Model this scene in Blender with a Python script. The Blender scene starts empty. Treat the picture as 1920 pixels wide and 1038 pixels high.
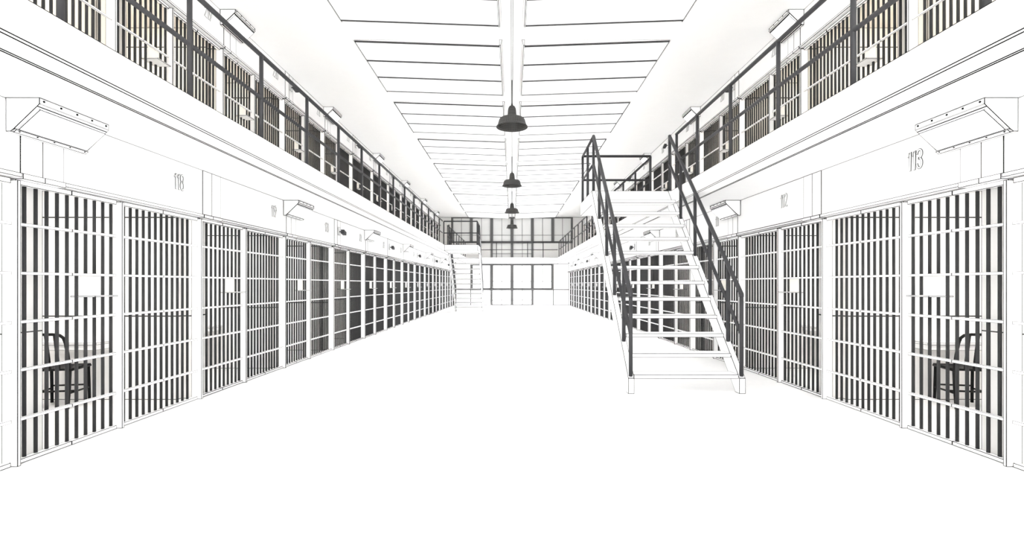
import bpy, bmesh, math
from mathutils import Vector, Matrix

# ------------------------------------------------------------------ dimensions (metres)
EYE = 1.40
F_PX = 960.0
XF = 3.794          # hall face of the ground tier lintel
XB = 3.872          # plane of the ground tier bars
UF = 4.844          # hall face of the upper tier lintel
UB = 4.922          # plane of the upper tier bars
Y0 = 3.929          # first cell boundary
P = 2.327           # cell width
DOORW = 1.06        # width of the sliding door part
SOFFIT = 2.80       # underside of the gallery
ZG = 3.147          # gallery floor
ZC = 5.96           # hall ceiling
YB = 34.70          # far wall
YN = -3.0           # near open end of the hall
XG = 2.968          # gallery edge
XR = 3.03           # railing line
CELLD = 2.25        # depth of a cell
NCELL = 13

sc = bpy.context.scene
COL = sc.collection

# ------------------------------------------------------------------ materials
def material(name, col, rough=0.6, spec=0.2, noise=0.0, nscale=6.0, emit=None, estr=0.0, metal=0.0):
    m = bpy.data.materials.new(name)
    m.use_nodes = True
    nt = m.node_tree
    b = nt.nodes['Principled BSDF']
    b.inputs['Base Color'].default_value = (*col, 1)
    b.inputs['Roughness'].default_value = rough
    b.inputs['Specular IOR Level'].default_value = spec
    b.inputs['Metallic'].default_value = metal
    if noise:
        tc = nt.nodes.new('ShaderNodeTexCoord')
        n = nt.nodes.new('ShaderNodeTexNoise')
        n.inputs['Scale'].default_value = nscale
        n.inputs['Detail'].default_value = 3
        r = nt.nodes.new('ShaderNodeMapRange')
        r.inputs['To Min'].default_value = 1 - noise
        r.inputs['To Max'].default_value = 1 + noise
        mx = nt.nodes.new('ShaderNodeVectorMath'); mx.operation = 'SCALE'
        mx.inputs[0].default_value = col
        nt.links.new(tc.outputs['Object'], n.inputs['Vector'])
        nt.links.new(n.outputs['Fac'], r.inputs['Value'])
        nt.links.new(r.outputs['Result'], mx.inputs['Scale'])
        nt.links.new(mx.outputs['Vector'], b.inputs['Base Color'])
    if emit:
        b.inputs['Emission Color'].default_value = (*emit, 1)
        b.inputs['Emission Strength'].default_value = estr
    return m

WHITE = material('white_paint', (.92, .92, .92), .65, .15, .02, 5)
FLOORM = material('white_floor_paint', (.90, .90, .90), .7, .1, .03, 9)
CEILM = material('white_ceiling_paint', (.96, .96, .96), .8, .1, .02, 4)
CELLM = material('warm_white_cell_plaster', (.90, .865, .80), .8, .1, .03, 3)
CELLW = material('white_cell_plaster', (.92, .91, .895), .8, .1, .03, 3)
LOWM = material('lower_plaster_painted_brighter', (.92, .915, .91), .8, .1, .02, 4)  # lower far wall, colour lightened to make up for the bridge's shade
BACKM = material('upper_plaster_painted_dimmer', (.76, .75, .74), .8, .1, .03, 4)  # upper far wall, its dimmer light put into a greyer colour
INK = material('dark_edge_line', (.012, .012, .012), .8, .05)
BARM = material('dark_bar_steel', (.032, .032, .033), .55, .2, .05, 20)
RAILM = material('charcoal_railing_paint', (.040, .040, .043), .5, .25, .05, 12)
BLACK = material('black_chair_metal', (.007, .007, .007), .5, .2, .05, 15)
FRAMEM = material('grey_window_frame', (.13, .13, .13), .6, .2, .04, 8)
SHADEM = material('dark_grey_enamel', (.075, .073, .07), .5, .25, .05, 15)
PANEM = material('frosted_window_glass', (.88, .88, .88), .4, .3, emit=(1, 1, 1), estr=.55)
PANEU = material('frosted_upper_window_glass', (.72, .72, .71), .4, .3, .01, 3)
LENSM = material('lit_lamp_diffuser', (.3, .3, .3), .5, .2, emit=(1, 1, 1), estr=1.2)
SKYM = material('daylit_frosted_skylight', (.25, .25, .25), .5, .2, emit=(1, 1, 1), estr=.72)
CELLFILL = material('cell_fill_glow', (.9, .9, .9), .5, .2, emit=(1, .98, .96), estr=45.0)  # glow of the fill lights added inside the cells
MULL = material('grey_skylight_bar', (.05, .05, .05), .6, .2, .04, 8)

# ------------------------------------------------------------------ mesh builder
class MB:
    """collects shapes; faces flagged for edge lines get a dark border on build"""
    def __init__(s):
        s.bm = bmesh.new()
        s.groups = []
    def face(s, pts, mat=0, w=0.0, smooth=False):
        vs = [s.bm.verts.new(p) for p in pts]
        f = s.bm.faces.new(vs)
        f.material_index = mat; f.smooth = smooth
        if w: s.groups.append((f, w))
        return f
    def box(s, lo, hi, mat=0, w=0.0):
        x0, x1 = sorted((lo[0], hi[0])); y0, y1 = sorted((lo[1], hi[1])); z0, z1 = sorted((lo[2], hi[2]))
        c = [(x0,y0,z0),(x1,y0,z0),(x1,y1,z0),(x0,y1,z0),(x0,y0,z1),(x1,y0,z1),(x1,y1,z1),(x0,y1,z1)]
        vs = [s.bm.verts.new(p) for p in c]
        for q in ((0,3,2,1),(4,5,6,7),(0,1,5,4),(2,3,7,6),(1,2,6,5),(3,0,4,7)):
            f = s.bm.faces.new([vs[i] for i in q]); f.material_index = mat
            if w: s.groups.append((f, w))
    def prism(s, prof, a, b, axis, mat=0, w=0.0):
        """prof: 2D points in the plane across `axis` (x -> (y,z), y -> (x,z), z -> (x,y))"""
        def P3(p, t):
            return {'x': (t, p[0], p[1]), 'y': (p[0], t, p[1]), 'z': (p[0], p[1], t)}[axis]
        A = [s.bm.verts.new(P3(p, a)) for p in prof]; B = [s.bm.verts.new(P3(p, b)) for p in prof]
        n = len(prof); fs = [s.bm.faces.new(A), s.bm.faces.new(B[::-1])]
        for i in range(n):
            fs.append(s.bm.faces.new([A[i], B[i], B[(i+1) % n], A[(i+1) % n]]))
        for f in fs:
            f.material_index = mat
            if w: s.groups.append((f, w))
    def strip(s, prof, mats, a, b):
        """open profile of (x,z) points swept along y, one material index per segment"""
        A = [s.bm.verts.new((p[0], a, p[1])) for p in prof]; B = [s.bm.verts.new((p[0], b, p[1])) for p in prof]
        for i in range(len(prof)-1):
            f = s.bm.faces.new([A[i], B[i], B[i+1], A[i+1]]); f.material_index = mats[i]
        return A, B
    def tube(s, p0, p1, r, n=10, mat=0, r1=None, caps=True):
        p0 = Vector(p0); p1 = Vector(p1); d = (p1-p0).normalized()
        u = d.orthogonal().normalized(); v = d.cross(u)
        r1 = r if r1 is None else r1
        ra = []; rb = []
        for i in range(n):
            a = 2*math.pi*(i+.5)/n
            o = u*math.cos(a)+v*math.sin(a)
            ra.append(s.bm.verts.new(p0+o*r)); rb.append(s.bm.verts.new(p1+o*r1))
        for i in range(n):
            f = s.bm.faces.new([ra[i], ra[(i+1) % n], rb[(i+1) % n], rb[i]]); f.smooth = True; f.material_index = mat
        if caps:
            f = s.bm.faces.new(ra[::-1]); f.material_index = mat
            f = s.bm.faces.new(rb); f.material_index = mat
    def sweep(s, pts, r, n=8, mat=0, sx=1.0):
        """round tube through a list of points with mitred joints"""
        pts = [Vector(p) for p in pts]; rings = []
        u = None
        for i, p in enumerate(pts):
            if i == 0: d = pts[1]-p
            elif i == len(pts)-1: d = p-pts[i-1]
            else: d = (pts[i+1]-p).normalized()+(p-pts[i-1]).normalized()
            d.normalize()
            if u is None: u = d.orthogonal().normalized()
            u = (u-d*u.dot(d)).normalized(); v = d.cross(u)
            rings.append([s.bm.verts.new(p+u*math.cos(2*math.pi*k/n)*r+v*math.sin(2*math.pi*k/n)*r) for k in range(n)])
        for a, b in zip(rings, rings[1:]):
            for k in range(n):
                f = s.bm.faces.new([a[k], a[(k+1) % n], b[(k+1) % n], b[k]]); f.smooth = True; f.material_index = mat
        s.bm.faces.new(rings[0][::-1]).material_index = mat; s.bm.faces.new(rings[-1]).material_index = mat
    def lathe(s, prof, n=32, mat=0, w=0.0, smooth=True):
        rings = []
        for r, z in prof:
            if r < 1e-5: rings.append([s.bm.verts.new((0, 0, z))])
            else: rings.append([s.bm.verts.new((r*math.cos(2*math.pi*k/n), r*math.sin(2*math.pi*k/n), z)) for k in range(n)])
        for a, b in zip(rings, rings[1:]):
            for k in range(n):
                k2 = (k+1) % n
                if len(a) == 1 and len(b) == 1: continue
                if len(a) == 1: f = s.bm.faces.new([a[0], b[k2], b[k]])
                elif len(b) == 1: f = s.bm.faces.new([a[k], a[k2], b[0]])
                else: f = s.bm.faces.new([a[k], a[k2], b[k2], b[k]])
                f.smooth = smooth; f.material_index = mat
                if w: s.groups.append((f, w))
    def mesh(s, name, mats, fix=True):
        bm = s.bm
        if fix and bm.faces:
            bmesh.ops.recalc_face_normals(bm, faces=bm.faces[:])
        ink = len(mats)
        ws = {}
        for f, w in s.groups:
            m = min(e.calc_length() for e in f.edges)
            w = min(w, m*.3)
            ws.setdefault(round(w, 5), []).append(f)
        for w, fs in ws.items():
            r = bmesh.ops.inset_individual(bm, faces=fs, thickness=w, use_even_offset=True)
            for f in r['faces']: f.material_index = ink; f.smooth = False
        me = bpy.data.meshes.new(name)
        bm.to_mesh(me); bm.free()
        for m in list(mats)+[INK]: me.materials.append(m)
        return me

def link(name, me, parent=None, loc=(0, 0, 0), rz=0.0):
    o = bpy.data.objects.new(name, me)
    COL.objects.link(o)
    o.location = loc
    o.rotation_euler = (0, 0, rz)
    if parent: o.parent = parent
    return o
def tag(o, label, cat, group=None):
    o['label'] = label; o['category'] = cat
    if group: o['group'] = group
    return o
def thing(name, label, cat, loc, rz=0.0, group=None):
    return tag(link(name, None, None, loc, rz), label, cat, group)
def struct(name, me, loc=(0, 0, 0)):
    o = link(name, me, None, loc); o['kind'] = 'structure'; return o
def copy_thing(src, loc, rz, label, group=None):
    r = src.copy(); COL.objects.link(r); r.location = loc; r.rotation_euler = (0, 0, rz); r['label'] = label
    if group: r['group'] = group
    for ch in src.children:
        c = ch.copy(); COL.objects.link(c); c.parent = r
        for g in ch.children:
            d = g.copy(); COL.objects.link(d); d.parent = c
    return r

def lw(y):                                   # weight of the dark edge line on a member
    return .0043 if y < 6 else (.0068 if y < 10 else (.0105 if y < 15 else (.015 if y < 22 else .020)))

ORD = ['zeroth', 'first', 'second', 'third', 'fourth', 'fifth', 'sixth', 'seventh', 'eighth', 'ninth', 'tenth', 'eleventh',
       'twelfth', 'thirteenth', 'fourteenth']
SIDES = (('left', -1), ('right', 1))

# ------------------------------------------------------------------ room shell
m = MB(); m.box((-XB-.05, YN, -.1), (XB+.05, YB, 0))
for s in (-1, 1):
    m.box((s*(XB+.05), YN, -.1), (s*(XB+CELLD+.1), YB, 0))
struct('floor', m.mesh('floor', [FLOORM]))

m = MB(); m.box((-UB-.02, YN, ZC), (UB+.02, YB+.1, ZC+.12))
struct('ceiling', m.mesh('ceiling', [CEILM]))

def lintel_wall(side, s, x, z0, zl, k0):
    """lintel band of a tier: plain fields, two strip boards and a projecting lip at each cell boundary"""
    m = MB()
    d = .13
    def X(off): return s*(x+off)
    for k in range(k0, NCELL+1):
        yk = Y0+k*P
        w = lw(yk+.8)
        for a, b, f in ((.02, .207, -.004), (.207, .400, -.004), (.400, P+.02, 0)):
            ya, yb = yk+a, min(yk+b, YB-.002)
            if yb <= ya: continue
            m.box((X(f), ya, z0+.033), (X(d), yb, zl), 0, w*.85)
            lo = z0-(.012 if f else 0)
            m.box((X(-.018+f*1.5), ya, lo), (X(d-.002), yb, z0+.032), 0, w)
    m.box((X(0), YN, z0), (X(d), Y0+k0*P+.02, zl), 0)
    return m.mesh('wall_'+side, [WHITE])
for side, s in SIDES:
    struct('wall_%s' % side, lintel_wall(side, s, XF, 2.226, SOFFIT-.001, -1))
    struct('wall_%s_upper' % side, lintel_wall(side, s, UF, ZG+2.226, ZC-.001, 0))

# galleries: floor slab with stepped fascia, soffit and the floor of the upper cells
YBR = 33.20                                   # front of the cross gallery at the far wall
for side, s in SIDES:
    m = MB()
    pr = [(UB+CELLD+.1, ZG), (XG, ZG), (XG, ZG-.006), (XG, 2.890), (XG, 2.881), (XG, 2.869), (XG, 2.860),
          (XG+.004, 2.857), (XG+.085, 2.812), (XG+.09, 2.806), (XG+.098, 2.806), (XG+.104, SOFFIT), (XF+.14, SOFFIT)]
    mats = [0, 1, 0, 1, 0, 1, 0, 0, 1, 0, 1, 0]
    pr = [(s*a, b) for a, b in pr]
    A, B = m.strip(pr, mats, YN, YB)
    m.box((s*(XF+.14), YN, 2.54), (s*(XB+CELLD+.1), YB, 2.80), 0)
    struct('floor_gallery_%s' % side, m.mesh('floor_gallery_'+side, [WHITE]))
    # roof over the upper cells
    m = MB(); m.box((s*(UF+.135), YN, ZG+2.54), (s*(UB+CELLD+.1), YB, ZC+.1), 0)
    struct('ceiling_cells_%s' % side, m.mesh('ceiling_cells', [CELLM]))
    # back walls of the cells
    m = MB(); m.box((s*(XB+CELLD), YN, 0), (s*(XB+CELLD+.1), YB, 2.54), 0)
    struct('wall_%s_cells' % side, m.mesh('wall_cells', [CELLW]))
    m = MB(); m.box((s*(UB+CELLD), YN, ZG), (s*(UB+CELLD+.1), YB, ZG+2.54), 0)
    struct('wall_%s_upper_cells' % side, m.mesh('wall_cells', [CELLM]))
    # partitions between cells, with a short pier behind each door
    meshes = {}
    for tier, xb, zf in ((0, XB, 0), (1, UB, ZG)):
        for k in range(-1, NCELL+1):
            y = Y0+k*P
            w = lw(y)
            key = (w, tier)
            if key not in meshes:
                q = MB()
                for a, b in ((0, 1.015), (1.015, 2.215), (2.215, 2.54)):
                    q.box((s*.19, -.03, a+.0005), (s*(CELLD-.001), .09, b-.0005), 0, w)
                    q.box((s*.060, .035, a+.0005), (s*.188, .36, b-.0005), 0, w)
                meshes[key] = q.mesh('partition', [CELLM if tier else CELLW])
            if y+.36 < YB:
                o = struct('wall_partition', meshes[key], (s*xb, y, zf))

# cross gallery at the far wall
m = MB()
ye = YB
A, B = [], []
pr = [(YB, ZG), (YBR, ZG), (YBR, ZG-.008), (YBR, 2.94), (YBR, 2.925), (YBR+.06, 2.83), (YBR+.06, 2.815), (YBR+.1, SOFFIT), (YB, SOFFIT)]
mt = [0, 1, 0, 1, 0, 1, 0, 0]
va = [m.bm.verts.new((-XG+.002, a, b)) for a, b in pr]; vb = [m.bm.verts.new((XG-.002, a, b)) for a, b in pr]
for i in range(len(pr)-1):
    f = m.bm.faces.new([va[i], va[i+1], vb[i+1], vb[i]]); f.material_index = mt[i]
for x, z0, z1 in ((0, 2.94, ZG), (-1.0, 2.82, 2.93), (1.0, 2.82, 2.93)):
    m.box((x-.006, YBR-.004, z0), (x+.006, YBR+.03, z1), 1)
struct('floor_gallery_bridge', m.mesh('floor_gallery_bridge', [WHITE]))

# far wall, panelled, with two rows of windows and a glazed double door on each tier
m = MB()
W = .020
m.box((-UB-CELLD, YB+.06, -.1), (UB+CELLD, YB+.2, ZC+.1), 0)
for a, b, c, d in ((-XB, -2.80, 0, 1.05), (-2.80, -1.44, 0, 1.05), (1.44, 2.80, 0, 1.05), (2.80, XB, 0, 1.05),
                   (-XB, -2.80, 1.05, SOFFIT), (2.80, XB, 1.05, SOFFIT)):
    m.box((a, YB, c), (b, YB+.06, d), 0, W)
for a, b, c, d in ((-UB, -4.10, ZG, ZC), (4.10, UB, ZG, ZC), (-4.10, -1.44, ZG, 4.22), (1.44, 4.10, ZG, 4.22)):
    m.box((a, YB, c), (b, YB+.06, d), 0, W)
me = m.mesh('wall_back', [BACKM, LOWM])
for i, q in enumerate((BACKM, INK, LOWM)): me.materials[i] = q
for f in me.polygons:
    if f.material_index == 2: f.material_index = 1
    elif f.center.z < SOFFIT: f.material_index = 2
struct('wall_back', me)

wn = 0
def window(name, x0, x1, z0, z1, zm, fl, fr, fb, ft, vert=None):
    """frame members of their own depth around a frosted pane with thin glazing bars"""
    fm = MB()
    y1 = YB+.055
    fm.box((x0, YB-.07, z0), (x0+fl, y1, z1), 0, .006); fm.box((x1-fr, YB-.07, z0), (x1, y1, z1), 0, .006)
    fm.box((x0+fl, YB-.06, z0), (x1-fr, y1, z0+fb), 0, .006); fm.box((x0+fl, YB-.06, z1-ft), (x1-fr, y1, z1), 0, .006)
    o = struct(name, fm.mesh('window_frame', [FRAMEM]))
    p = MB(); p.box((x0+fl, YB+.02, z0+fb), (x1-fr, YB+.035, z1-ft))
    link('pane', p.mesh('pane', [PANEM if z0 < SOFFIT else PANEU]), o)
    g = MB(); xm = (x0+x1)/2 if vert is None else vert
    g.box((xm-.014, YB, z0+fb), (xm+.014, YB+.03, z1-ft)); g.box((x0+fl, YB+.002, zm-.014), (x1-fr, YB+.03, zm+.014))
    link('glazing_bar', g.mesh('glazing_bar', [FRAMEM]), o)
xs_up = [-4.09, -2.758, -1.379, 0, 1.379, 2.758, 4.09]
for a, b in zip(xs_up, xs_up[1:]):
    wn += 1; window('window_%d' % wn, a+.001, b-.001, 4.22, ZC-.01, 4.735, .10, .10, .10, .07)
xs_lo = [-2.758, -1.379, 0, 1.379, 2.758]
for a, b in zip(xs_lo, xs_lo[1:]):
    wn += 1; window('window_%d' % wn, a+.001, b-.001, 1.05, SOFFIT-.005, 1.61, .10, .10, .10, .11)
dn = 0
for zb, zt, zm in ((0.002, 1.045, .35), (ZG+.002, 4.215, ZG+.33)):
    for a, b in ((-1.40, -.001), (.001, 1.40)):
        dn += 1; window('door_%d' % dn, a, b, zb, zt, zm, .085, .085, .05, .03)

# ------------------------------------------------------------------ cell fronts
BAR_H = 2.175
RAILS = (1.868, 1.487, 1.106, .731, .347)
D_BARS = [.135+.0974*i for i in range(10)]
P_BARS = [DOORW+.113+.0912*i for i in range(12)]
CUT = (6, 7)
TRAY_Z = 1.285
def cyl(z0, z1, r=.0138, n=12):
    m = MB(); m.tube((0, 0, z0), (0, 0, z1), r, n); return m.mesh('bar', [BARM])
bar_full = cyl(.034, BAR_H)
bar_low = cyl(.034, TRAY_Z-.001)
bar_high = cyl(1.487, BAR_H)
BARS = ((bar_full, bar_low, bar_high), (cyl(.034, BAR_H, .0158), cyl(.034, TRAY_Z-.001, .0158), cyl(1.487, BAR_H, .0158)))
cache = {}
def part_meshes(s, w):
    key = (s, w)
    if key in cache: return cache[key]
    c = {}
    def bx(name, boxes, mats=(WHITE,), lined=True):
        q = MB()
        for lo, hi in boxes: q.box((s*lo[0], lo[1], lo[2]), (s*hi[0], hi[1], hi[2]), 0, w if lined else 0)
        c[name] = q.mesh(name, list(mats))
    def rails(name, y0, y1):
        ym = (y0+y1)/2
        q = MB()
        for a, b in ((y0, ym-.002), (ym+.002, y1)):
            q.box((s*-.040, a, -.012), (s*-.014, b, .012), 0, min(w, .0026))
        q.box((s*-.041, ym-.0019, -.013), (s*-.015, ym+.0019, .011), 1)
        c[name] = q.mesh('rail', [WHITE])
    d0, d1 = .045, DOORW-.035
    rails('door_rail', d0, d1)
    ymd = (d0+d1)/2
    bx('door_top', [((-.034, d0-.015, BAR_H), (.02, ymd-.002, 2.215)), ((-.034, ymd+.002, BAR_H), (.02, d1+.015, 2.215))])
    bx('door_bottom', [((-.034, d0-.015, .002), (.02, ymd-.002, .034)), ((-.034, ymd+.002, .002), (.02, d1+.015, .034))])
    bx('tray', [((-.165, .625, TRAY_Z), (.055, .885, TRAY_Z+.014))])
    bx('slot_cover', [((-.012, .66, TRAY_Z+.015), (.0, .865, 1.474))], (CELLM,), False)
    q0, q1 = DOORW+.03, P-.008
    rails('panel_rail', q0, q1)
    ymp = (q0+q1)/2
    bx('panel_top', [((-.034, q0, BAR_H), (.02, ymp-.002, 2.215)), ((-.034, ymp+.002, BAR_H), (.02, q1, 2.215))])
    bx('panel_bottom', [((-.034, q0, .002), (.02, ymp-.002, .034)), ((-.034, ymp+.002, .002), (.02, q1, .034))])
    bx('post', [((-.078, 0, .001), (.045, .026, 2.2))])
    cache[key] = c
    return c
def whole_mesh(s, w, which):
    """the same door or panel as one mesh, for the cells too far off to show their parts"""
    key = (s, w, which)
    if key in cache: return cache[key]
    m = MB()
    def bxx(lo, hi, mat=0, ww=w): m.box((s*lo[0], lo[1], lo[2]), (s*hi[0], hi[1], hi[2]), mat, ww)
    if which == 'door':
        a, b = .045, DOORW-.035
        for i, y in enumerate(D_BARS):
            if i in CUT:
                m.tube((0, y, .034), (0, y, TRAY_Z-.001), .0145, 6, 1); m.tube((0, y, 1.487), (0, y, BAR_H), .0145, 6, 1)
            else: m.tube((0, y, .034), (0, y, BAR_H), .0145, 6, 1)
        bxx((-.165, .625, TRAY_Z), (.055, .885, TRAY_Z+.014)); bxx((-.012, .66, TRAY_Z+.015), (0, .865, 1.474), 0)
        a -= .0; 
    else:
        a, b = DOORW+.03, P-.008
        for y in P_BARS: m.tube((0, y, .034), (0, y, BAR_H), .0145, 6, 1)
        for y in (DOORW-.005, P): bxx((-.078, y, .001), (.045, y+.026, 2.2))
    for z in RAILS: bxx((-.040, a, z-.012), (-.014, b, z+.012), 0, .0034)
    bxx((-.034, a, BAR_H), (.02, b, 2.215)); bxx((-.034, a, .002), (.02, b, .034))
    cache[key] = m.mesh('cell_'+which, [WHITE, BARM])
    return cache[key]

TIER = ('ground', 'upper')
def num_of(s, tier, j):
    return (118+j if s < 0 else 113-j)+100*tier
for side, s in SIDES:
    for tier, xb, zf in ((0, XB, .001), (1, UB, ZG+.001)):
        for j in range(-1 if tier == 0 else 0, NCELL):
            y = Y0+j*P
            w = lw(y+1)
            n = num_of(s, tier, j)
            if j < 0: where = 'at the %s edge of the view' % side
            else: where = '%s along the %s wall of the %s tier' % (ORD[j+1], side, TIER[tier])
            dl = 'barred door of cell %d, %s' % (n, where)
            pl = 'fixed bar panel beside the door of cell %d, %s' % (n, where.replace(' along the', ' on').replace(' of the', ','))
            pl = pl.replace(' wall,', ' wall,')
            gd = 'barred cell doors of the %s tier' % TIER[tier]; gp = 'fixed bar panels of the %s tier' % TIER[tier]
            loc = (s*xb, y, zf)
            if j >= 7:
                tag(link('cell_door', whole_mesh(s, w, 'door'), None, loc), dl, 'cell door', gd)
                tag(link('bar_panel', whole_mesh(s, w, 'panel'), None, loc), pl, 'bar panel', gp)
                continue
            c = part_meshes(s, w)
            bar_full, bar_low, bar_high = BARS[tier]
            if j >= 0:
                t = thing('cell_door', dl, 'cell door', loc, 0, gd)
                for i, yb in enumerate(D_BARS):
                    if i in CUT:
                        link('bar', bar_low, t, (0, yb, 0)); link('bar', bar_high, t, (0, yb, 0))
                    else: link('bar', bar_full, t, (0, yb, 0))
                for z in RAILS: link('rail', c['door_rail'], t, (0, 0, z))
                link('top_beam', c['door_top'], t); link('bottom_beam', c['door_bottom'], t)
                link('food_tray', c['tray'], t)
                o = link('slot_cover', c['slot_cover'], t); o['label'] = 'pale plate over the food slot'
            t = thing('bar_panel', pl, 'bar panel', loc, 0, gp)
            for yb in P_BARS: link('bar', bar_full, t, (0, yb, 0))
            for z in RAILS: link('rail', c['panel_rail'], t, (0, 0, z))
            link('top_beam', c['panel_top'], t); link('bottom_beam', c['panel_bottom'], t)
            link('post', c['post'], t, (0, DOORW-.005, 0)); link('post', c['post'], t, (0, P, 0))

# ------------------------------------------------------------------ cell numbers
def arc(cx, cy, rx, ry, a0, a1, n=14):
    return [(cx+rx*math.cos(math.radians(a0+(a1-a0)*i/n)), cy+ry*math.sin(math.radians(a0+(a1-a0)*i/n))) for i in range(n+1)]
# stroke centre lines of narrow stencil-like figures, height 1, width about .36
R_ = .16
STROKES = {
 '0': [arc(.18, .80, R_, .18, 0, 180)+arc(.18, .20, R_, .18, 180, 360)+[(.34, .80)]],
 '1': [[(.07, .78), (.20, .98), (.20, .02)]],
 '2': [arc(.18, .79, R_, .19, 175, -20)+[(.28, .55), (.03, .03), (.35, .03)]],
 '3': [arc(.18, .77, R_, .21, 170, -80)+[(.14, .53)], [(.14, .53)]+arc(.18, .27, R_, .25, 80, -170)],
 '4': [[(.27, .02), (.27, .98), (.02, .28), (.36, .28)]],
 '5': [[(.33, .97), (.06, .97), (.05, .55)]+arc(.18, .31, R_, .29, 140, -165)],
 '6': [[(.27, .97), (.05, .45)]+arc(.18, .28, R_, .26, 160, 520)],
 '7': [[(.02, .97), (.34, .97), (.14, .02)]],
 '8': [arc(.18, .76, .145, .22, -90, 270, 22), arc(.18, .28, R_, .26, 90, 450, 24)],
 '9': [[(.09, .03), (.31, .55)]+arc(.18, .72, R_, .26, -20, 340)],
}
def ribbon(bm, pts, hw, map3, mi, d):
    P2 = [Vector(p) for p in pts]; L = []; Rr = []
    for i, p in enumerate(P2):
        a = P2[max(i-1, 0)]; b = P2[min(i+1, len(P2)-1)]
        t = (b-a)
        if t.length < 1e-6: t = Vector((0, 1))
        t.normalize(); n = Vector((-t.y, t.x))
        e = -t*hw if i == 0 else (t*hw if i == len(P2)-1 else Vector((0, 0)))
        k = 1.0
        if 0 < i < len(P2)-1:
            c = (P2[i]-a).normalized().dot(t); k = min(1/max(c, .35), 1.6)
        L.append(p+n*hw*k+e*.8); Rr.append(p-n*hw*k+e*.8)
    for lo, hi in ((0, d),):
        A = [bm.verts.new(map3(q, hi)) for q in L]; B = [bm.verts.new(map3(q, hi)) for q in Rr]
        C = [bm.verts.new(map3(q, lo)) for q in L]; D = [bm.verts.new(map3(q, lo)) for q in Rr]
        for i in range(len(P2)-1):
            for q in ((A[i], A[i+1], B[i+1], B[i]), (A[i], C[i], C[i+1], A[i+1]), (B[i], B[i+1], D[i+1], D[i])):
                bm.faces.new(q).material_index = mi
        bm.faces.new((A[0], B[0], D[0], C[0])).material_index = mi
        bm.faces.new((A[-1], C[-1], D[-1], B[-1])).material_index = mi
def number_mesh(text, s):
    """raised figures: grey outline with a white face; text runs along +y on the left wall and -y on the right wall"""
    bm = bmesh.new(); H = .176
    ad = [(.30 if c == '1' else .46) for c in text]; tot = sum(ad); x = -tot/2
    for ch, a in zip(text, ad):
        off = x+(a-.36)/2-(.0 if ch != '1' else -.03)
        def m3(q, d): return (-s*(.0012+d), -s*(off+q[0])*H, (q[1]-.5)*H)
        for st in STROKES[ch]:
            pts = [(p[0], p[1]) for p in st]
            ribbon(bm, pts, .062, m3, 0, .004)
        for st in STROKES[ch]:
            ribbon(bm, [(p[0], p[1]) for p in st], .034, m3, 1, .0055)
        x += a
    bmesh.ops.recalc_face_normals(bm, faces=bm.faces[:])
    me = bpy.data.meshes.new('number'); bm.to_mesh(me); bm.free()
    me.materials.append(NUMLINE); me.materials.append(WHITE)
    return me
NUMLINE = material('grey_number_outline', (.10, .10, .10), .8, .05)
for side, s in SIDES:
    for tier, xf, zf in ((0, XF, 0), (1, UF, ZG)):
        for j in range(0, NCELL):
            n = num_of(s, tier, j)
            y = Y0+j*P+(1.905 if s < 0 else .886)
            o = link('number_sign', number_mesh(str(n), s), None, (s*xf, y, zf+EYE+.835*EYE))
            tag(o, 'outlined number %d on the lintel, %s along the %s wall of the %s tier' % (n, ORD[j+1], side, TIER[tier]), 'cell number',
                'cell numbers of the %s tier' % TIER[tier])

# ------------------------------------------------------------------ wedge wall lamps
lampm = {}
def wall_lamp(s, w, screws):
    key = (s, w)
    if key not in lampm:
        q = MB(); L = .66
        pr = [(0, 0), (.252, 0), (.252, -.046), (.235, -.064), (.06, -.232), (.035, -.252), (0, -.252)]
        q.prism([(-s*a, b) for a, b in pr], 0, L, 'y', 0, w*(1.0 if w < .006 else 1.4))
        e = MB()
        a = Vector((.243, -.070)); b = Vector((.050, -.247)); n = Vector((.66, -.75))*.008
        d = (b-a).normalized()
        a2 = a+d*.012; b2 = b-d*.028
        # diffuser glass, a thin slab lying on the slanted face
        pl = [a2-n*.2, b2-n*.2, b2+n, a2+n]
        e.prism([(-s*p.x, p.y) for p in pl], .02, L-.02, 'y', 0, w*1.3)
        lip = MB()
        lip.box((-s*.256, .004, -.05), (-s*.2525, L-.004, -.043), 0, min(w, .003))
        pq = [b-d*.026-n*.2, b+d*.004-n*.2, b+d*.004+n*1.4, b-d*.026+n*1.4]
        lip.prism([(-s*p.x, p.y) for p in pq], .004, L-.004, 'y', 0, min(w, .0048))
        sc_ = MB(); sc_.tube((0, 0, 0), (-s*.006, 0, 0), .008, 8)
        lampm[key] = (q.mesh('housing', [WHITE]), e.mesh('diffuser', [LENSM]), lip.mesh('retaining_strip', [WHITE]),
                      sc_.mesh('screw', [INK]))
    return lampm[key]
for side, s in SIDES:
    for tier, xf, zt in ((0, XF, SOFFIT), (1, UF, ZC)):
        for i, k in enumerate(range(0, NCELL+1, 2)):
            y = Y0+k*P-.10
            if tier == 1 and k == 0: continue
            if y+.66 > YB: continue
            h, e, lp, sw = wall_lamp(s, lw(y), k <= 2)
            lab = ['white wedge lamp above the bars, %s of its row under the %s gallery', 'white wedge lamp near the ceiling, %s of its row on the %s upper wall'][tier]
            t = thing('wall_lamp', lab % (ORD[i+1-tier], side), 'lamp', (s*(xf-.008), y, zt-.003), 0, 'wedge wall lamps of the %s tier' % TIER[tier])
            link('housing', h, t)
            o = link('diffuser', e, t); o['label'] = 'white lit diffuser'
            link('retaining_strip', lp, t)
            if k <= 2:
                for q in range(5):
                    yy = .035+q*(.66-.07)/4
                    link('screw', sw, t, (-s*.252, yy, -.020)); link('screw', sw, t, (-s*.066, yy, -.243))

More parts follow.
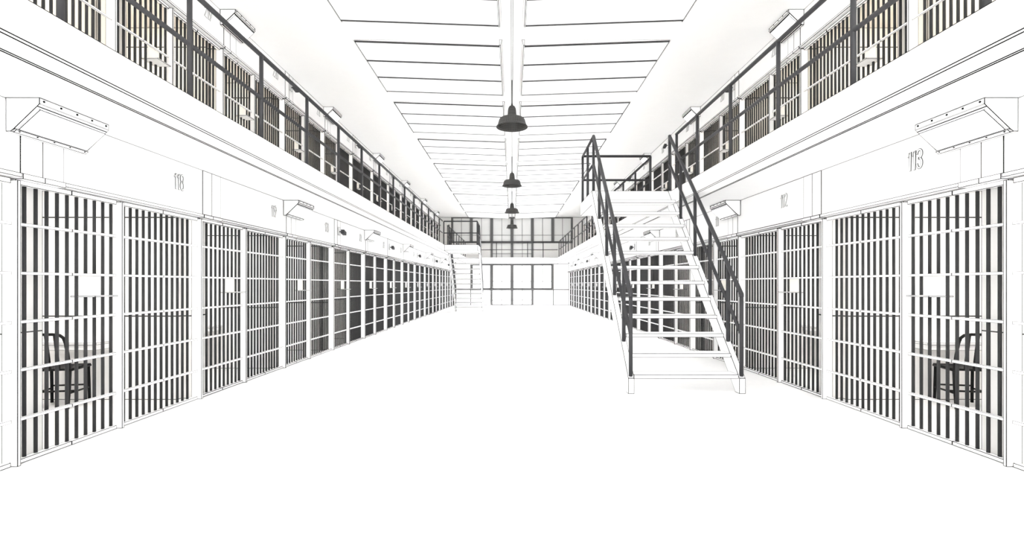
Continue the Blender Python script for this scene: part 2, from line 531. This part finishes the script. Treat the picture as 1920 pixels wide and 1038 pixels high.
# ------------------------------------------------------------------ surveillance cameras
camm = {}
for side, s in SIDES:
    q = MB(); q.box((0, -.05, -.085), (-s*.022, .05, .085), 0, .004)
    a = MB(); a.tube((-s*.022, 0, -.01), (-s*.064, 0, -.012), .014, 8)
    b = MB()
    b.prism([(-.055, -.05), (.14, -.085), (.155, .0), (-.045, .055)], -.045, .045, 'x', 0, .003)
    v = MB(); v.tube((0, .148, -.042), (0, .165, -.045), .034, 12)
    camm[s] = (q.mesh('mount_plate', [WHITE]), a.mesh('arm', [RAILM]), b.mesh('camera_body', [RAILM]), v.mesh('camera_lens', [BLACK]))
    for tier, xf, zf in ((0, XF, 0), (1, UF, ZG)):
        for i, k in enumerate((3, 5, 7, 9, 11)):
            y = Y0+k*P
            lab = 'dark security camera on a white plate, %s of its row on the %s %s tier' % (ORD[i+1], side, TIER[tier])
            t = thing('security_camera', lab, 'security camera', (s*(xf-.006), y+.27, zf+2.56), 0, 'security cameras of the %s tier' % TIER[tier])
            me = camm[s]
            link('mount_plate', me[0], t); link('arm', me[1], t)
            c = link('camera_body', me[2], t, (-s*.10, 0, -.01)); link('camera_lens', me[3], c)
            c.scale = (.8, .8, .8)

# ------------------------------------------------------------------ gallery railings
ZR_TOP = 1.02; ZR_MID = .505
def railing(label, s, y0, y1, ys, yopen0=False, yopen1=False):
    t = thing('railing', label, 'railing', (s*XR, y0, ZG), 0, 'gallery railings')
    q = MB(); q.sweep([(0, 0, ZR_TOP), (0, y1-y0, ZR_TOP)], .026, 10); link('top_rail', q.mesh('top_rail', [RAILM]), t)
    q = MB(); q.sweep([(0, 0, ZR_MID), (0, y1-y0, ZR_MID)], .022, 10); link('middle_rail', q.mesh('middle_rail', [RAILM]), t)
    q = MB(); q.tube((0, 0, .001), (0, 0, ZR_TOP), .024, 10); pm = q.mesh('post', [RAILM])
    for y in ys: link('post', pm, t, (0, y-y0, 0))
ST_Y = 9.56; LAND = 1.54                       # near staircase: top of the flight and landing length
SL_Y = 22.40
railing('dark railing on the right gallery between the viewer and the near staircase', 1, 1.9, ST_Y-.12, [1.99, 3.267, 4.545, 5.826, 7.10, 8.375, ST_Y-.14])
railing('dark railing on the right gallery beyond the near staircase', 1, ST_Y+LAND+.1, YBR-.05,
        [ST_Y+LAND+.12+1.36*i for i in range(17)])
railing('dark railing on the left gallery between the viewer and the far staircase', -1, 1.9, SL_Y-.1, [2.06+1.376*i for i in range(15)])
railing('dark railing on the left gallery beyond the far staircase', -1, SL_Y+LAND+.1, YBR-.05,
        [SL_Y+LAND+.14+1.29*i for i in range(8)])
# across the far wall
t = thing('railing', 'dark railing of the cross gallery in front of the far wall windows', 'railing', (0, YBR+.06, ZG), 0, 'gallery railings')
q = MB(); q.sweep([(-XR+.06, 0, ZR_TOP), (XR-.06, 0, ZR_TOP)], .03, 10); link('top_rail', q.mesh('top_rail', [RAILM]), t)
q = MB(); q.sweep([(-XR+.06, 0, ZR_MID), (XR-.06, 0, ZR_MID)], .024, 10); link('middle_rail', q.mesh('middle_rail', [RAILM]), t)
q = MB(); q.tube((0, 0, .001), (0, 0, ZR_TOP), .026, 10); pm = q.mesh('post', [RAILM])
for i in range(-2, 4):
    if i == 3: continue
    link('post', pm, t, (i*1.01, 0, 0))

# ------------------------------------------------------------------ staircases
def staircase(name, label, loc, rz, w):
    """built with its own x from 0 (open side) to 1.52 (gallery side) and y from 0 (foot) to 3.0 (top) and on over the landing"""
    WX = 1.50; RUN = 3.004; TOP = ZG; FH = .20; TH = .077
    sl = (TOP-FH)/RUN
    t = thing(name, label, 'staircase', loc, rz, 'steel staircases')
    q = MB(); q.prism([(0, .001), (0, FH), (RUN, TOP), (RUN, TOP-.316), (.118, .001)], 0, TH, 'x', 0, w)
    sm = q.mesh('stringer', [WHITE])
    link('stringer', sm, t); link('stringer', sm, t, (WX-TH, 0, 0))
    rise = TOP/13; run = RUN/13
    q = MB(); q.box((TH+.001, 0, -.052), (WX-TH-.001, .27, 0), 0, w)
    tm = q.mesh('tread', [WHITE])
    for i in range(12): link('tread', tm, t, (0, .02+run*i, rise*(i+1)))
    q = MB(); q.box((0, RUN+.002, TOP-.262), (1.476, RUN+LAND, TOP), 0, w)
    link('landing', q.mesh('landing', [WHITE]), t)
    # railings of the flight
    def zs(y): return FH+sl*y
    up = 1.04; mid = .53
    yps = (.03, .44, 1.07, 1.70, 2.40)
    for x in (.038, WX-.038):
        for i, y in enumerate(yps):
            q = MB(); q.tube((x, y, zs(y)-.01), (x, y, zs(y)+up), .026, 12); link('post', q.mesh('post', [RAILM]), t)
        q = MB(); q.tube((x, RUN+.03, TOP), (x, RUN+.03, TOP+ZR_TOP), .026, 12); link('post', q.mesh('post', [RAILM]), t)
        q = MB(); q.sweep([(x, .03, zs(.03)+up-.03), (x, .034, zs(.03)+up+.01), (x, RUN+.03, TOP+ZR_TOP+.01)], .030, 12)
        link('top_rail', q.mesh('top_rail', [RAILM]), t)
        q = MB(); q.sweep([(x, .03, zs(.03)+mid), (x, RUN+.03, TOP+ZR_MID)], .024, 12)
        link('middle_rail', q.mesh('middle_rail', [RAILM]), t)
    # railing round the landing
    ya, yb = RUN+.03, RUN+LAND-.04; xa, xb = .038, 1.50
    for p in ((xa, yb), (xb, yb), (xa, (ya+yb)/2)):
        z0 = TOP if p[0] < 1.47 else TOP+.002
        q = MB(); q.tube((p[0], p[1], z0), (p[0], p[1], TOP+ZR_TOP), .026, 12); link('post', q.mesh('post', [RAILM]), t)
    for z, r, nm in ((ZR_TOP, .028, 'top_rail'), (ZR_MID, .024, 'middle_rail')):
        q = MB(); q.sweep([(xa, ya, TOP+z), (xa, yb, TOP+z), (xb, yb, TOP+z)], r, 12)
        link(nm, q.mesh(nm, [RAILM]), t)
    return t
staircase('staircase', 'white open-tread staircase with dark railings rising to the right gallery', (1.489, 6.556, 0), 0, .0062)
staircase('staircase', 'white open-tread staircase seen from behind, below the left gallery near the far wall',
          (-1.489, SL_Y+LAND+3.004, 0), math.pi, .016)

# ------------------------------------------------------------------ skylights in the ceiling
XO, XI = 2.965, .182
DROP = .110
def skylight(s, y0, y1, label):
    t = thing('skylight', label, 'skylight', (s*XI, y0, ZC), 0, 'ceiling skylights')
    L = y1-y0; g = .075
    def zz(x): return -.012-(DROP-.012)*(XO-x)/(XO-XI)
    def X(x): return s*(x-XI)
    xo, xi = XO-.024, XI+.056
    pl = (L-g*4)/3
    # white body under the soffit, panes and bars as slabs along its slanted underside
    def slab(q, a, b, up, dn):
        q.prism([(X(xo), zz(xo)+up), (X(xi), zz(xi)+up), (X(xi), zz(xi)-dn), (X(xo), zz(xo)-dn)], a, b, 'y', 0)
    q = MB(); q.prism([(X(xo), -.0015), (X(xi), -.0015), (X(xi), zz(xi)+.0105), (X(xo), zz(xo)+.0105)], 0, L, 'y', 0, .003)
    link('body', q.mesh('body', [CEILM]), t)
    for i in range(3):
        q = MB(); slab(q, g+i*(pl+g), g+i*(pl+g)+pl, .010, 0)
        link('pane', q.mesh('pane', [SKYM]), t)
    q = MB(); slab(q, .01, g-.01, .010, .005); mm = q.mesh('glazing_bar', [MULL])
    q = MB(); slab(q, .026, g, .010, .004); q.box((X(xo), .0, -.0016), (X(xi), .004, -.004), 0); me = q.mesh('glazing_bar', [MULL])
    q = MB(); slab(q, 0, g-.03, .010, .004); m2 = q.mesh('glazing_bar', [MULL])
    for i in range(4): link('glazing_bar', (me, mm, mm, m2)[i], t, (0, i*(pl+g), 0))
    w = lw(y0)
    q = MB(); q.prism([(X(XO), -.001), (X(xo+.0005), -.001), (X(xo+.0005), zz(xo)-.004), (X(XO), -.006)], 0, L, 'y', 0)
    q.box((X(XO)+s*.0005, 0, -.007), (X(XO)-s*w, L, -.0062), 1); q.box((X(xo)+s*w*1.2, 0, zz(xo)-.0048), (X(xo)-s*w*.6, L, zz(xo)-.004), 1)
    link('side_frame', q.mesh('side_frame', [WHITE]), t)
    q = MB(); q.prism([(X(XI), -.001), (X(xi-.0005), -.001), (X(xi-.0005), zz(xi)), (X(XI+.030), zz(xi))], 0, L, 'y', 0, w)
    link('side_frame', q.mesh('side_frame', [WHITE]), t)
BAYP = 3.23
for i in range(10):
    y0 = 3.08+BAYP*i; y1 = min(y0+2.56, YB-.03)
    if i == 0: wh = 'almost overhead'
    else: wh = '%s bay ahead' % ORD[i]
    for side, s in SIDES:
        if y1-y0 > .5 and i > 0:
            skylight(s, y0, y1, 'slanted three-pane skylight %s of the centre line, %s' % (side, wh))
# conduit along the centre of the ceiling
q = MB(); q.prism([(-.022, -.001), (.022, -.001), (.022, -.02), (.012, -.03), (-.012, -.03), (-.022, -.02)], YN+.5, YB-.1, 'y', 0, .003)
tag(link('conduit', q.mesh('conduit', [WHITE]), None, (0, 0, ZC)), 'white conduit running along the centre of the ceiling', 'conduit')

# ------------------------------------------------------------------ pendant lamps
cordm = MB(); cordm.tube((0, 0, .49), (0, 0, 1.04), .011, 8); cordm = cordm.mesh('cord', [FRAMEM])
capm = MB()
capm.lathe([(.0, .50), (.02, .50), (.022, .475), (.055, .465), (.068, .45), (.085, .41), (.092, .36), (.099, .29), (.106, .225), (.106, .214), (0, .214)], 32, 0, .0016)
capm.tube((0, 0, .49), (0, 0, .53), .016, 10)
capm = capm.mesh('cap', [SHADEM])
shm = MB()
shm.lathe([(.098, .213), (.15, .212), (.21, .209), (.252, .200), (.274, .183), (.286, .158), (.297, .122), (.308, .085), (.318, .048), (.349, .014), (.348, .0),
           (.332, .006), (.306, .045), (.295, .083), (.284, .118), (.273, .152), (.262, .172), (.244, .187), (.206, .197), (.148, .200), (.098, .201)], 48, 0, .0022)
shm = shm.mesh('shade', [SHADEM])
blm = MB(); blm.lathe([(0, .125), (.025, .128), (.042, .145), (.046, .165), (.04, .185), (.026, .20), (.025, .212)], 20); blm = blm.mesh('bulb', [material('frosted_bulb', (.9, .9, .9), .4, .3, emit=(1, .98, .95), estr=3)])
for i, y in enumerate((11.30, 18.06, 24.80, 31.56)):
    lab = ['large dark pendant lamp nearest the viewer, hanging over the hall centre', 'second dark pendant lamp from the viewer along the hall centre',
           'third dark pendant lamp from the viewer along the hall centre', 'farthest dark pendant lamp, in front of the far upper windows'][i]
    t = thing('pendant_lamp', lab, 'lamp', (0, y, EYE+2.475*EYE), 0, 'pendant lamps')
    link('cord', cordm, t); link('cap', capm, t); link('shade', shm, t); link('bulb', blm, t)
    lt = bpy.data.lights.new('pendant_light', 'SPOT'); lt.energy = (180, 900, 1100, 900)[i]; lt.spot_size = math.radians(128); lt.spot_blend = .6; lt.shadow_soft_size = .05
    lo = bpy.data.objects.new('lamp_light', lt); COL.objects.link(lo); lo.parent = t; lo.location = (0, 0, .11)

# ------------------------------------------------------------------ cell furniture
def chair(loc, rz, label):
    t = thing('chair', label, 'chair', loc, rz, 'chairs in the ground tier cells')
    q = MB()
    # seat pan with a dished top and a rolled rim
    N = 8; W2, D2 = .205, .20
    top = [[q.bm.verts.new((-W2+2*W2*i/N, -D2+2*D2*k/N, .452-.016*max(0, 1-((i/N-.5)**2+(k/N-.5)**2)*4.2))) for i in range(N+1)] for k in range(N+1)]
    bot = [[q.bm.verts.new((v.co.x*.97, v.co.y*.97, v.co.z-.026)) for v in r] for r in top]
    for k in range(N):
        for i in range(N):
            q.bm.faces.new([top[k][i], top[k][i+1], top[k+1][i+1], top[k+1][i]])
            q.bm.faces.new([bot[k][i], bot[k+1][i], bot[k+1][i+1], bot[k][i+1]])
    for k in range(N):
        for a, b in ((0, 0), (N, N)):
            q.bm.faces.new([top[k][a], top[k+1][a], bot[k+1][a], bot[k][a]])
            q.bm.faces.new([top[a][k], bot[a][k], bot[a][k+1], top[a][k+1]])
    q.sweep([(-.2, -.195, .43), (-.2, .195, .43)], .014); q.sweep([(.2, -.195, .43), (.2, .195, .43)], .014)
    q.sweep([(-.2, .195, .43), (.2, .195, .43)], .014)
    link('seat', q.mesh('seat', [BLACK]), t)
    q = MB()
    q.sweep([(-.19, -.19, .44), (-.185, -.215, .60), (-.177, -.243, .74), (-.163, -.254, .80), (-.13, -.260, .832), (-.06, -.263, .843), (.06, -.263, .843),
             (.13, -.260, .832), (.163, -.254, .80), (.177, -.243, .74), (.185, -.215, .60), (.19, -.19, .44)], .0165, 8)
    bf = q.mesh('back_frame', [BLACK])
    b = link('backrest', bf, t)
    q = MB()
    q.prism([(-.013, -.01), (.013, -.01), (.013, .006), (-.013, .006)], 0, 1, 'z', 0)
    for v in q.bm.verts:
        u = v.co.z; v.co.z = .445+u*.39; v.co.y += -.19-.073*u
    sm = q.mesh('slat', [BLACK])
    for x in (-.085, 0, .085): link('slat', sm, b, (x, 0, 0))
    for sx in (-1, 1):
        q = MB(); q.sweep([(sx*.188, .175, .44), (sx*.190, .185, .22), (sx*.192, .192, .001)], .0165, 8); link('leg', q.mesh('leg', [BLACK]), t)
        q = MB(); q.sweep([(sx*.19, -.185, .44), (sx*.192, -.20, .25), (sx*.196, -.24, .001)], .0165, 8); link('leg', q.mesh('leg', [BLACK]), t)
    q = MB()
    for sx in (-1, 1): q.sweep([(sx*.19, -.21, .17), (sx*.191, .187, .17)], .011, 8)
    q.sweep([(-.19, -.04, .17), (.19, -.04, .17)], .011, 8); q.sweep([(-.19, .188, .20), (.19, .188, .20)], .010, 8)
    link('stretcher', q.mesh('stretcher', [BLACK]), t)
    return t
# fill light added under the ceiling of every cell to brighten its inside
q = MB(); q.prism([(-.30, 0), (.30, 0), (.29, -.03), (-.29, -.03)], -.10, .10, 'y', 0, .003); fx = q.mesh('fill_light_body', [WHITE])
q = MB(); q.box((-.27, -.08, -.05), (.27, .08, -.0305), 0); fd = q.mesh('fill_light_diffuser', [CELLFILL])
for side, s in SIDES:
    for tier, xb, zf in ((0, XB, 0), (1, UB, ZG)):
        for j in range(-1 if tier == 0 else 0, NCELL):
            t = thing('ceiling_fill_light', 'added flat fill light inside cell %d, %s tier' % (num_of(s, tier, j), TIER[tier]), 'lamp',
                      (s*(xb+1.05), Y0+j*P+P/2+.03, zf+2.538), 0, 'added fill lights in the cells')
            link('housing', fx, t); link('diffuser', fd, t)
deskm = {}
for side, s in SIDES:
    for j in (0, 1):
        y = Y0+j*P
        n = num_of(s, 0, j)
        chair((s*5.23, y+2.005, .001), -s*math.radians(13), 'black metal slat-back chair at the desk inside cell %d' % n)
        q = MB(); q.box((s*4.84, y+2.03, .695), (s*5.60, y+2.295, .72), 0, .003)
        tm = q
        b = MB(); b.box((s*4.86, y+2.045, .632), (s*5.58, y+2.294, .6945), 0, .003)
        t = thing('wall_desk', 'white wall-mounted desk behind the chair inside cell %d' % n, 'desk', (0, 0, 0), 0, 'desks in the ground tier cells')
        link('desk_top', tm.mesh('desk_top', [WHITE]), t); link('drawer_box', b.mesh('drawer_box', [WHITE]), t)

# ------------------------------------------------------------------ light, camera
wd = bpy.data.worlds.new('daylight'); sc.world = wd; wd.use_nodes = True
bg = wd.node_tree.nodes['Background']; bg.inputs['Color'].default_value = (1, 1, 1, 1); bg.inputs['Strength'].default_value = 3.2

cam = bpy.data.cameras.new('camera'); co = bpy.data.objects.new('camera', cam); COL.objects.link(co)
co.location = (0, 0, EYE); co.rotation_euler = (math.radians(90), 0, 0)
cam.sensor_width = 36; cam.lens = F_PX*36/1920; cam.shift_y = 14/1920; cam.clip_start = .05; cam.clip_end = 200
sc.camera = co
sc.view_settings.view_transform = 'Standard'; sc.view_settings.look = 'None'; sc.view_settings.exposure = 0.75; sc.view_settings.gamma = 1.0
sc.view_settings.use_curve_mapping = False
sc.cycles.max_bounces = 14; sc.cycles.diffuse_bounces = 10; sc.cycles.glossy_bounces = 3
sc.cycles.use_denoising = True
